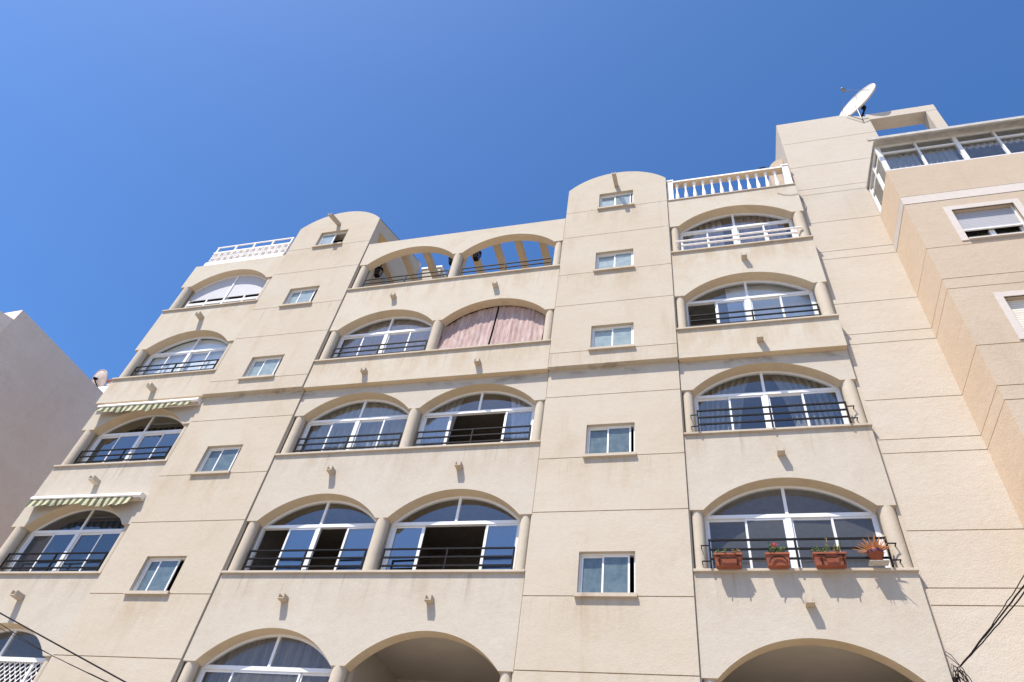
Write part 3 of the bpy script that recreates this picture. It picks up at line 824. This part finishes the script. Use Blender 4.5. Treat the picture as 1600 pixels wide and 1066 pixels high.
# ------------------------------------------------------------------ awnings
def awning(k, label, flap):
    z = sill(k)+1.83; x0, x1 = -16.02, -12.76; y = yf(min(k,1))
    root = empty('awning', (-14.4, y, z)); tag(root, label, 'awning', 'striped awnings of the left bay')
    m = MB(); m.prism_x([(y-.004, z+.115), (y-.15, z+.115), (y-.205, z+.085), (y-.215, z+.02), (y-.17, z-.012), (y-.004, z-.012)], x0, x1); part(m, 'cassette', M['whitepaint'], root)
    m = MB(); n = 64; X0, X1 = x0+.02, x1-.22
    for i in range(n):
        a, b = X0+(X1-X0)*i/n, X0+(X1-X0)*(i+1)/n
        def P(x, t):
            w = .03*math.sin(x*5.1+k)+.018*math.sin(x*13+1)
            drop = .215 + .04*abs(math.sin((x-X0)*math.pi/.20)) + .04*math.sin(x*2.2+k*2)
            if flap and x > X1-1.25: drop -= .03
            return (x, y-.185-w*t*t-.02*t, z+.03-drop*t)
        for j in range(4):
            t0, t1 = j/4, (j+1)/4
            m.quad(P(a,t0), P(b,t0), P(b,t1), P(a,t1))
    part(m, 'valance', M['awning'], root)
    m = MB(); m.tube([(x0+.02, y-.12, z-.03), (x1-.04, y-.12, z-.03)], .04, 10); part(m, 'front_bar', M['spout'], root)
awning(0, 'lower rolled-up green and cream striped awning with a broad white cassette', False)
awning(1, 'upper rolled-up green and cream striped awning under the overhanging storey', True)

# ------------------------------------------------------------------ reed blinds
xa, xb = ARCH['M'][1]; zs = spring(2); zk = sill(2)
for a, b, lab in ((xa-.06, -4.985, 'pinkish woven reed blind, the half beside the middle column'), (-4.925, xb-.04, 'pinkish woven reed blind, the half beside the right tower')):
    m = MB(); nx, nz = 60, 14
    def P(i, j):
        x = a+(b-a)*i/nx; t = j/nz
        zt = arcz(min(max(x, xa), xb), xa, xb, zs, RISE)+.03 if xa < x < xb else zs+.03
        z = zk+.012+(zt-zk-.012)*t
        y = yf(2)+.31 - .16*(1-t)**1.3 + .010*math.sin(x*13) + .009*math.sin(x*44+t*2)
        return (x, y, z)
    for i in range(nx):
        for j in range(nz):
            m.quad(P(i,j), P(i+1,j), P(i+1,j+1), P(i,j+1))
    o = m.build('reed_blind', M['reed'], merge=True); tag(o, lab, 'blind', 'reed blinds in the top right arch of the middle bay')
    sol = o.modifiers.new('thick', 'SOLIDIFY'); sol.thickness = .006

# ------------------------------------------------------------------ curtains
def curtain(x0, x1, z0, z1, y, mat, label, waves=9, amp=.03, gather=0., n=90, toparch=None):
    m = MB(); nz = 8
    def P(i, j):
        u = i/n; t = j/nz
        x = x0+(x1-x0)*u
        if gather:
            mid = math.sin(math.pi*(1-t)*.9)
            c0 = x0 if gather > 0 else x1
            x = c0 + (x-c0)*(1-abs(gather)*(1-t)**.7)
        yy = y + amp*math.sin(u*waves*2*math.pi + .6*math.sin(t*2)) + amp*.4*math.sin(u*waves*4.3*math.pi+1)
        return (x, yy, z0+(z1-z0)*t)
    for i in range(n):
        for j in range(nz): m.quad(P(i,j), P(i+1,j), P(i+1,j+1), P(i,j+1))
    for q in range(len(m.s)): m.s[q] = True
    o = m.build('curtain', M[mat], merge=True); tag(o, label, 'curtain', 'curtains behind the arched windows')
    return o
def cur(key, ai, k, u0, u1, mat, label, **kw):
    xa, xb = ARCH[key][ai]
    curtain(xa+(xb-xa)*u0, xa+(xb-xa)*u1, sill(k)-.3, sill(k)+1.93, yf(k)+T+.26, mat, label, **kw)
cur('M', 0, 1, -.02, 1.02, 'sheer', 'pale sheer curtain across the whole closed window left of the dark open one', waves=16, amp=.035)
cur('M', 1, 1, -.02, .30, 'sheer', 'pale curtain bunched at the left of the open window below the reed blinds', waves=6, amp=.035, gather=.25)
cur('M', 1, 1, .72, 1.02, 'lace', 'pale curtain bunched at the right of the open window below the reed blinds', waves=6, amp=.035, gather=-.3)
cur('M', 0, 2, -.02, 1.02, 'lilac', 'lilac curtain behind the closed window beside the reed blinds', waves=7, amp=.02)
cur('M', 0, -1, -.02, 1.02, 'brownstripe', 'brown striped curtain behind the lowest window of the middle bay', waves=12, amp=.05)
cur('R', 0, 1, -.02, .42, 'drape', 'grey drape gathered left behind the right bay window with iron bars and no pots', waves=9, amp=.045, gather=.35)
cur('R', 0, 1, .58, 1.02, 'drape', 'grey drape gathered right behind the right bay window with iron bars and no pots', waves=9, amp=.045, gather=-.3)
cur('R', 0, 3, -.02, .40, 'lilac', 'whitish curtain left of the gap behind the top right window with white rails', waves=7, amp=.035)
cur('R', 0, 3, .49, .96, 'lilac', 'whitish curtain right of the gap behind the top right window with white rails', waves=8, amp=.035)
cur('R', 0, 2, .34, 1.0, 'blindwhite', 'pale blind right of the dark opening in the window under the white-railed one', waves=3, amp=.01)
# lace behind the rooftop enclosure
for a, b, mt, lab, dz in ((5.1, 5.83, 'drape', 'grey curtain in the first pane of the rooftop glass enclosure', 0), (5.92, 6.66, 'drape', 'grey rippled curtain in the second pane of the rooftop glass enclosure', 0), (6.83, 9.2, 'lace', 'short scalloped lace curtain at the right of the rooftop glass enclosure', .62)):
    o = curtain(a, b, 17.75+dz, 18.50, YO+.14, mt, lab, waves=(b-a)*7, amp=.022)

# ------------------------------------------------------------------ lanterns on the pergola
def lantern(c, label):
    root = empty('lantern', c); tag(root, label, 'lantern', 'black lanterns in the pergola')
    x, y, z = c
    m = MB(); w0, w1 = .06, .10
    for sx in (-1, 1):
        for sy in (-1, 1): m.tube([(x+sx*w0, y+sy*w0, z), (x+sx*w1, y+sy*w1, z+.30)], .012, 6)
    m.box(x-w0-.01, x+w0+.01, y-w0-.01, y+w0+.01, z-.02, z+.012)
    m.lathe((x, y, z+.30), [(.14,0),(.14,.02),(.05,.11),(.02,.16),(.02,.42)], 8)
    m.lathe((x, y, z-.06), [(.001,0),(.03,.01),(.05,.04)], 8)
    part(m, 'cage', M['iron'], root)
    m = MB(); m.hexa([(x-w0,y-w0,z+.01),(x+w0,y-w0,z+.01),(x+w0,y+w0,z+.01),(x-w0,y+w0,z+.01),(x-w1,y-w1,z+.30),(x+w1,y-w1,z+.30),(x+w1,y+w1,z+.30),(x-w1,y+w1,z+.30)])
    part(m, 'glass', M['glassdark'], root)
lantern((-9.42, .50, 18.24), 'black lantern at the left end of the pergola arches')
lantern((-6.17, .50, 18.50), 'black lantern against the sky just right of the middle pergola column')
lantern((-7.03, .62, 18.60), 'black lantern mostly hidden left of the middle pergola column')
m = MB(); m.tube([(2.45,.06,20.44),(2.45,.06,20.52)], .02, 8); m.hexa([(2.36,-.02,20.52),(2.54,-.02,20.52),(2.54,.1,20.52),(2.36,.1,20.52),(2.38,-.04,20.61),(2.56,-.04,20.63),(2.56,.08,20.61),(2.38,.08,20.60)])
tag(m.build('roof_fitting', M['iron']), 'small dark fitting on the top rail of the white balustrade', 'lamp')

# ------------------------------------------------------------------ planters on the sill
M['leaf'] = plain('pot plant leaf', (.10,.15,.045), .6, .3, var=.35, vs=30)
M['dryleaf'] = plain('dry leaf', (.40,.25,.10), .7, .2, var=.3, vs=30)
M['aloe'] = plain('sunburnt aloe', (.50,.20,.06), .55, .3, var=.25, vs=20)
M['petal'] = plain('red petal', (.60,.035,.03), .5, .3)
M['soil'] = plain('soil', (.05,.035,.025), .95, .1)
def planter(x0, x1, zb, label):
    root = empty('flower_box', ((x0+x1)/2, -.12, zb)); tag(root, label, 'flower box', 'terracotta flower boxes on the right bay sill')
    yb, yt = -.175, -.215; h = .20; i = .022
    m = MB()
    m.hexa([(x0+i,yb,zb),(x1-i,yb,zb),(x1-i,-.065,zb),(x0+i,-.065,zb),(x0,yt+.008,zb+h),(x1,yt+.008,zb+h),(x1,-.058,zb+h),(x0,-.058,zb+h)])
    part(m, 'box', M['terracotta'], root, bevel=.008)
    m = MB(); t = .018
    for q in ((x0-.008,x1+.008,yt-.006,yt+t),(x0-.008,x1+.008,-.066,-.05)): m.box(q[0],q[1],q[2],q[3],zb+h-.012,zb+h+.022)
    for q in ((x0-.008,x0+t),(x1-t,x1+.008)): m.box(q[0],q[1],yt+t,-.066,zb+h-.012,zb+h+.022)
    part(m, 'rim', M['terracotta'], root)
    m = MB(); m.box(x0+t, x1-t, yt+t, -.066, zb+h+.0005, zb+h+.006); part(m, 'soil', M['soil'], root)
    return root, (zb+h)
def holder(root, pts, r=.009):
    m = MB()
    for p in pts: m.tube(p, r, 6)
    part(m, 'wire_holder', M['iron'], root)
def leafy(name, cx, x0, x1, z, label, cat, n, h, mats, y0=-.20, y1=-.07, size=.03, trail=0):
    root = empty(name, (cx, -.13, z)); tag(root, label, cat)
    st, lf, rd = MB(), MB(), MB()
    for i in range(n):
        x = random.uniform(x0, x1); y = random.uniform(y0, y1); hh = h*random.uniform(.4, 1.)
        top = Vector((x+random.uniform(-.05,.05), y+random.uniform(-.06,.03), z+hh))
        st.tube([(x, y, z), ((x+top.x)/2+random.uniform(-.01,.01), (y+top.y)/2, z+hh*.5), top], .0035, 5)
        for q in range(7):
            c = Vector((x, y, z)).lerp(top, random.uniform(.35, 1.)) + Vector((random.uniform(-1,1), random.uniform(-1,1), random.uniform(-.4,.6)))*size
            a = Vector((random.uniform(-1,1), random.uniform(-1,1), random.uniform(-.3,1))).normalized(); b = a.orthogonal().normalized()
            s = size*random.uniform(.5, 1.)
            lf.add([c-a*s, c+b*s*.6, c+a*s, c-b*s*.6], [(0,1,2,3)])
    part(st, 'stem', M[mats[0]], root); part(lf, 'leaves', M[mats[1]], root)
    return root
r1, zt = planter(.075, .525, 7.80, 'leftmost terracotta flower box on the sill, with nearly bare plants')
holder(r1, [[(.10,-.225,7.97),(.16,-.226,7.97),(.17,-.224,7.92),(.42,-.224,7.92),(.43,-.226,7.97),(.50,-.225,7.97)], [(.15,-.20,7.80),(.15,-.215,7.92)], [(.44,-.20,7.80),(.44,-.215,7.92)]])
leafy('pot_plant', .2, .09, .25, zt, 'sparse dry green plant in the leftmost flower box', 'plant', 12, .10, ('dryleaf', 'leaf'))
leafy('pot_plant', .42, .38, .46, zt, 'single small brown shoot at the right of the leftmost flower box', 'plant', 4, .16, ('dryleaf', 'dryleaf'))
r2, zt = planter(.905, 1.275, 7.80, 'short terracotta flower box with a semicircular wire holder and a red flower')
holder(r2, [[(1.09+.14*math.cos(a), -.222, 7.825+.13*math.sin(a)) for a in [math.pi*i/14 for i in range(15)]]])
g_ = leafy('pot_plant', 1.05, .94, 1.20, zt, 'geranium with one red flower head in the short flower box', 'plant', 16, .22, ('leaf', 'leaf'), size=.038)
m = MB()
for i in range(22):
    c = Vector((1.07, -.17, zt+.19)) + Vector((random.gauss(0,.024), random.gauss(0,.024), random.gauss(0,.015)))
    a = Vector((random.uniform(-1,1), random.uniform(-1,1), random.uniform(-1,1))).normalized(); b = a.orthogonal().normalized()
    m.add([c-a*.018, c+b*.014, c+a*.018, c-b*.014], [(0,1,2,3)])
part(m, 'flower_head', M['petal'], g_)
r3, zt = planter(1.65, 2.145, 7.80, 'widest terracotta flower box, third along the sill, with green plants')
holder(r3, [[(1.70,-.225,7.97),(1.81,-.226,7.97),(1.82,-.224,7.92),(2.0,-.224,7.92),(2.01,-.226,7.97),(2.12,-.225,7.97)], [(1.76,-.20,7.80),(1.76,-.22,7.93)], [(2.09,-.20,7.80),(2.09,-.22,7.97)]])
leafy('pot_plant', 1.75, 1.67, 1.85, zt, 'bushy green plant at the left of the widest flower box', 'plant', 18, .15, ('leaf', 'leaf'))
leafy('pot_plant', 2.0, 1.93, 2.10, zt, 'taller yellow-green plant at the right of the widest flower box', 'plant', 12, .20, ('dryleaf', 'leaf'))
sp = empty('pot_plant', (1.86, -.14, zt)); tag(sp, 'lone thin sprig rising from the middle of the widest flower box', 'plant')
st, lf = MB(), MB(); pth = [(1.86,-.16,zt), (1.87,-.17,zt+.10), (1.89,-.175,zt+.20), (1.905,-.19,zt+.29)]
st.tube(pth, .005, 5); part(st, 'stem', M['dryleaf'], sp)
for i in range(14):
    q = Vector(pth[1]).lerp(Vector(pth[3]), i/13); a = Vector((random.uniform(-1,1), random.uniform(-.4,.4), random.uniform(-.2,.8))).normalized(); b = a.orthogonal().normalized()
    lf.add([q, q+a*.018+b*.010, q+a*.042, q+a*.018-b*.010], [(0,1,2,3)])
part(lf, 'leaves', M['leaf'], sp)
# round pot with a sunburnt aloe
rp = empty('flower_pot', (2.60, -.13, 7.87)); tag(rp, 'round terracotta flower pot with painted band at the right end of the sill', 'flower pot')
m = MB(); m.lathe((2.60,-.13,7.87), [(.001,0),(.075,0),(.095,.13),(.12,.13),(.125,.21),(.108,.21),(.10,.17),(.001,.17)], 24); part(m, 'pot', M['terracotta'], rp)
m = MB(); m.lathe((2.60,-.13,7.87), [(.1225,.14),(.1265,.17),(.1275,.195),(.124,.2)], 24); part(m, 'painted_band', plain('painted band', (.13,.045,.06), .6, .3, var=.4, vs=18), rp)
m = MB()
m.box(2.47, 2.76, -.215, -.045, 7.860, 7.868)
part(m, 'saucer_tray', M['gutter'], rp)
al = empty('aloe_plant', (2.60, -.13, 8.04)); tag(al, 'spiky orange aloe growing in the round pot', 'plant')
m = MB()
for i in range(60):
    a = random.uniform(0, 2*math.pi); el = random.uniform(.25, 1.35); L = random.uniform(.18, .33)
    d_ = Vector((math.cos(a)*math.cos(el), math.sin(a)*math.cos(el), math.sin(el)))
    b0 = Vector((2.60,-.13,8.035)) + Vector((d_.x, d_.y, 0))*.05
    m.tube([b0, b0+d_*L*.5, b0+d_*L*.9+Vector((0,0,-.012)), b0+d_*L+Vector((0,0,-.02))], [.010,.008,.004,.0008], 5)
part(m, 'leaves', M['aloe'], al)

# ------------------------------------------------------------------ security gate in the lowest left window
gt = empty('lattice_gate', (-14.4, .27, 4.85)); tag(gt, 'white folding lattice gate in the lowest window at the bottom left', 'gate')
m = MB(); y = .27
m.box(-15.84, -13.06, y-.05, y+.02, 5.99, 6.075); m.box(-15.84, -13.06, y-.03, y+.02, 4.86, 4.92)
for x in (-15.80, -14.43, -13.37): m.box(x-.03, x+.03, y-.028, y+.018, 4.92, 5.99)
part(m, 'gate_frame', M['pvc'], gt)
m = MB(); p = .135; hh = .155
for j in range(7):
    z0 = 4.92+j*hh
    for i in range(-1, 21):
        x = -15.80+i*p
        for s in (0, 1):
            xa_, xb_ = (x, x+p) if s == 0 else (x+p, x)
            yy = y-.012 if s == 0 else y+.004
            t = .016
            m.add([(xa_-t,yy,z0),(xa_+t,yy,z0),(xb_+t,yy,z0+hh),(xb_-t,yy,z0+hh),(xa_-t,yy+.01,z0),(xa_+t,yy+.01,z0),(xb_+t,yy+.01,z0+hh),(xb_-t,yy+.01,z0+hh)],
                  [(0,1,2,3),(7,6,5,4),(0,3,7,4),(1,2,6,5)])
part(m, 'lattice', M['pvc'], gt)

# ------------------------------------------------------------------ cables
def cable(path, r, label, sag=0., n=24, wob=0., group=None):
    pts = []
    P = [Vector(p) for p in path]
    for s in range(len(P)-1):
        for i in range(n + (1 if s == len(P)-2 else 0)):
            t = i/n; q = P[s].lerp(P[s+1], t); q.z -= sag*4*t*(1-t)
            if wob: q += Vector((random.uniform(-wob,wob), random.uniform(-wob,wob), random.uniform(-wob,wob)))
            pts.append(q)
    m = MB(); m.tube(pts, r, 7)
    return tag(m.build('cable', M['cable']), label, 'cable', group)
A0 = (3.34, .02, 6.33)
cable([A0, (3.471+.2, -3.2, 6.42)], .006, 'thin slack cable, uppermost of three climbing to the right edge', .05, 20, .006, 'cables at the lower right')
cable([A0, (3.404+.2, -3.2, 6.22)], .0095, 'thick dark cable, middle of three climbing to the right edge', .02, 20, .004, 'cables at the lower right')
cable([A0, (3.369+.2, -3.2, 6.12)], .008, 'dark cable, lowest of three climbing to the right edge', .03, 20, .004, 'cables at the lower right')
m = MB()
for i in range(7):
    c = Vector((3.28+random.uniform(-.03,.05), .03-random.uniform(0,.05), 6.14+random.uniform(-.1,.02))); rx, rz = random.uniform(.04,.08), random.uniform(.10,.2); tl = random.uniform(-.5,.5)
    m.tube([(c.x+rx*math.cos(a)*math.cos(tl)-rz*math.sin(a)*math.sin(tl), c.y+.02*math.sin(a*2), c.z+rx*math.cos(a)*math.sin(tl)+rz*math.sin(a)*math.cos(tl)) for a in [2*math.pi*q/24 for q in range(25)]], .006, 6)
m.tube([(3.33,.02,6.33),(3.26,.0,6.40),(3.19,.03,6.50),(3.21,.04,6.54),(3.27,.04,6.49),(3.33,.02,6.34)], .005, 6)
m.box(3.195, 3.25, .02, .10, 5.95, 6.17)
tag(m.build('cable_coil', M['cable']), 'tangled coil of cable tied to the wall at the lower right', 'cable coil')
cable([(-13.6,-2,6.39),(-12.172,-2,5.957),(-8.0,-2,4.64)], .012, 'thick black cable crossing the lower left corner', 0, 20, 0, 'cables at the lower left')
cable([(-13.6,-2,6.28),(-12.0,-2,5.764),(-10.54,-2,5.27),(-8.0,-2,4.60)], .006, 'thin cable just below the thick one at the lower left', .01, 20, .002, 'cables at the lower left')
cable([(-13.6,-2,6.22),(-11.2,-2,5.46),(-8.0,-2,4.57)], .004, 'thinnest cable, lowest of three at the lower left', .01, 20, .002, 'cables at the lower left')
m = MB(); m.tube([(2.66,yf(4)-.012,19.02),(2.80,yf(4)-.012,18.90),(3.0,yf(4)-.012,18.83),(3.16,yf(4)-.012,18.86),(3.22,.06,18.98),(3.30,.095,18.80),(3.33,.10,18.5),(3.29,.10,18.3)], .005, 6)
tag(m.build('cable', M['cable']), 'thin looping cable draped round the corner under the white balustrade', 'cable')

# ------------------------------------------------------------------ light, sky, camera
SUN = Vector((-.61, -1., 2.1)).normalized()                 # towards the sun
el = math.asin(SUN.z); rot = math.atan2(SUN.x, SUN.y)
ld = bpy.data.lights.new('sun', 'SUN'); ld.energy = 4.1; ld.angle = math.radians(.53); ld.color = (1., .93, .825)
lo = bpy.data.objects.new('sun', ld); COL.objects.link(lo); lo.rotation_euler = SUN.to_track_quat('Z', 'Y').to_euler(); lo.location = (-20, -30, 60)
W = bpy.data.worlds.new('World'); S.world = W; W.use_nodes = True
nt = W.node_tree; nt.nodes.clear()
sk = nt.nodes.new('ShaderNodeTexSky'); sk.sky_type = 'NISHITA'; sk.sun_disc = False
sk.sun_elevation = el; sk.sun_rotation = rot; sk.air_density = 1.0; sk.dust_density = 2.5; sk.ozone_density = 10.0; sk.altitude = 1000
bg = nt.nodes.new('ShaderNodeBackground'); bg.inputs[1].default_value = .118
ou = nt.nodes.new('ShaderNodeOutputWorld')
hs = nt.nodes.new('ShaderNodeHueSaturation'); hs.inputs['Saturation'].default_value = 1.11
nt.links.new(sk.outputs[0], hs.inputs['Color']); nt.links.new(hs.outputs[0], bg.inputs[0]); nt.links.new(bg.outputs[0], ou.inputs[0])

cd = bpy.data.cameras.new('camera'); cam = bpy.data.objects.new('camera', cd); COL.objects.link(cam)
R = ((0.964794, 0.2322872, 0.12334993), (-0.08601073, 0.72187356, -0.6866591), (-0.24854517, 0.65187516, 0.71643847))
mw = Matrix(((R[0][0], -R[1][0], -R[2][0], 0), (R[0][1], -R[1][1], -R[2][1], -11.343991), (R[0][2], -R[1][2], -R[2][2], 1.6), (0, 0, 0, 1)))
cam.matrix_world = mw
cd.sensor_fit = 'HORIZONTAL'; cd.sensor_width = 36; cd.lens = 36*1083.5655/1600; cd.clip_start = .05; cd.clip_end = 2000
S.camera = cam
S.view_settings.view_transform = 'Standard'; S.view_settings.look = 'None'; S.view_settings.gamma = 1; S.view_settings.use_curve_mapping = False
S.view_settings.exposure = .93
S.cycles.max_bounces = 8; S.cycles.transparent_max_bounces = 12
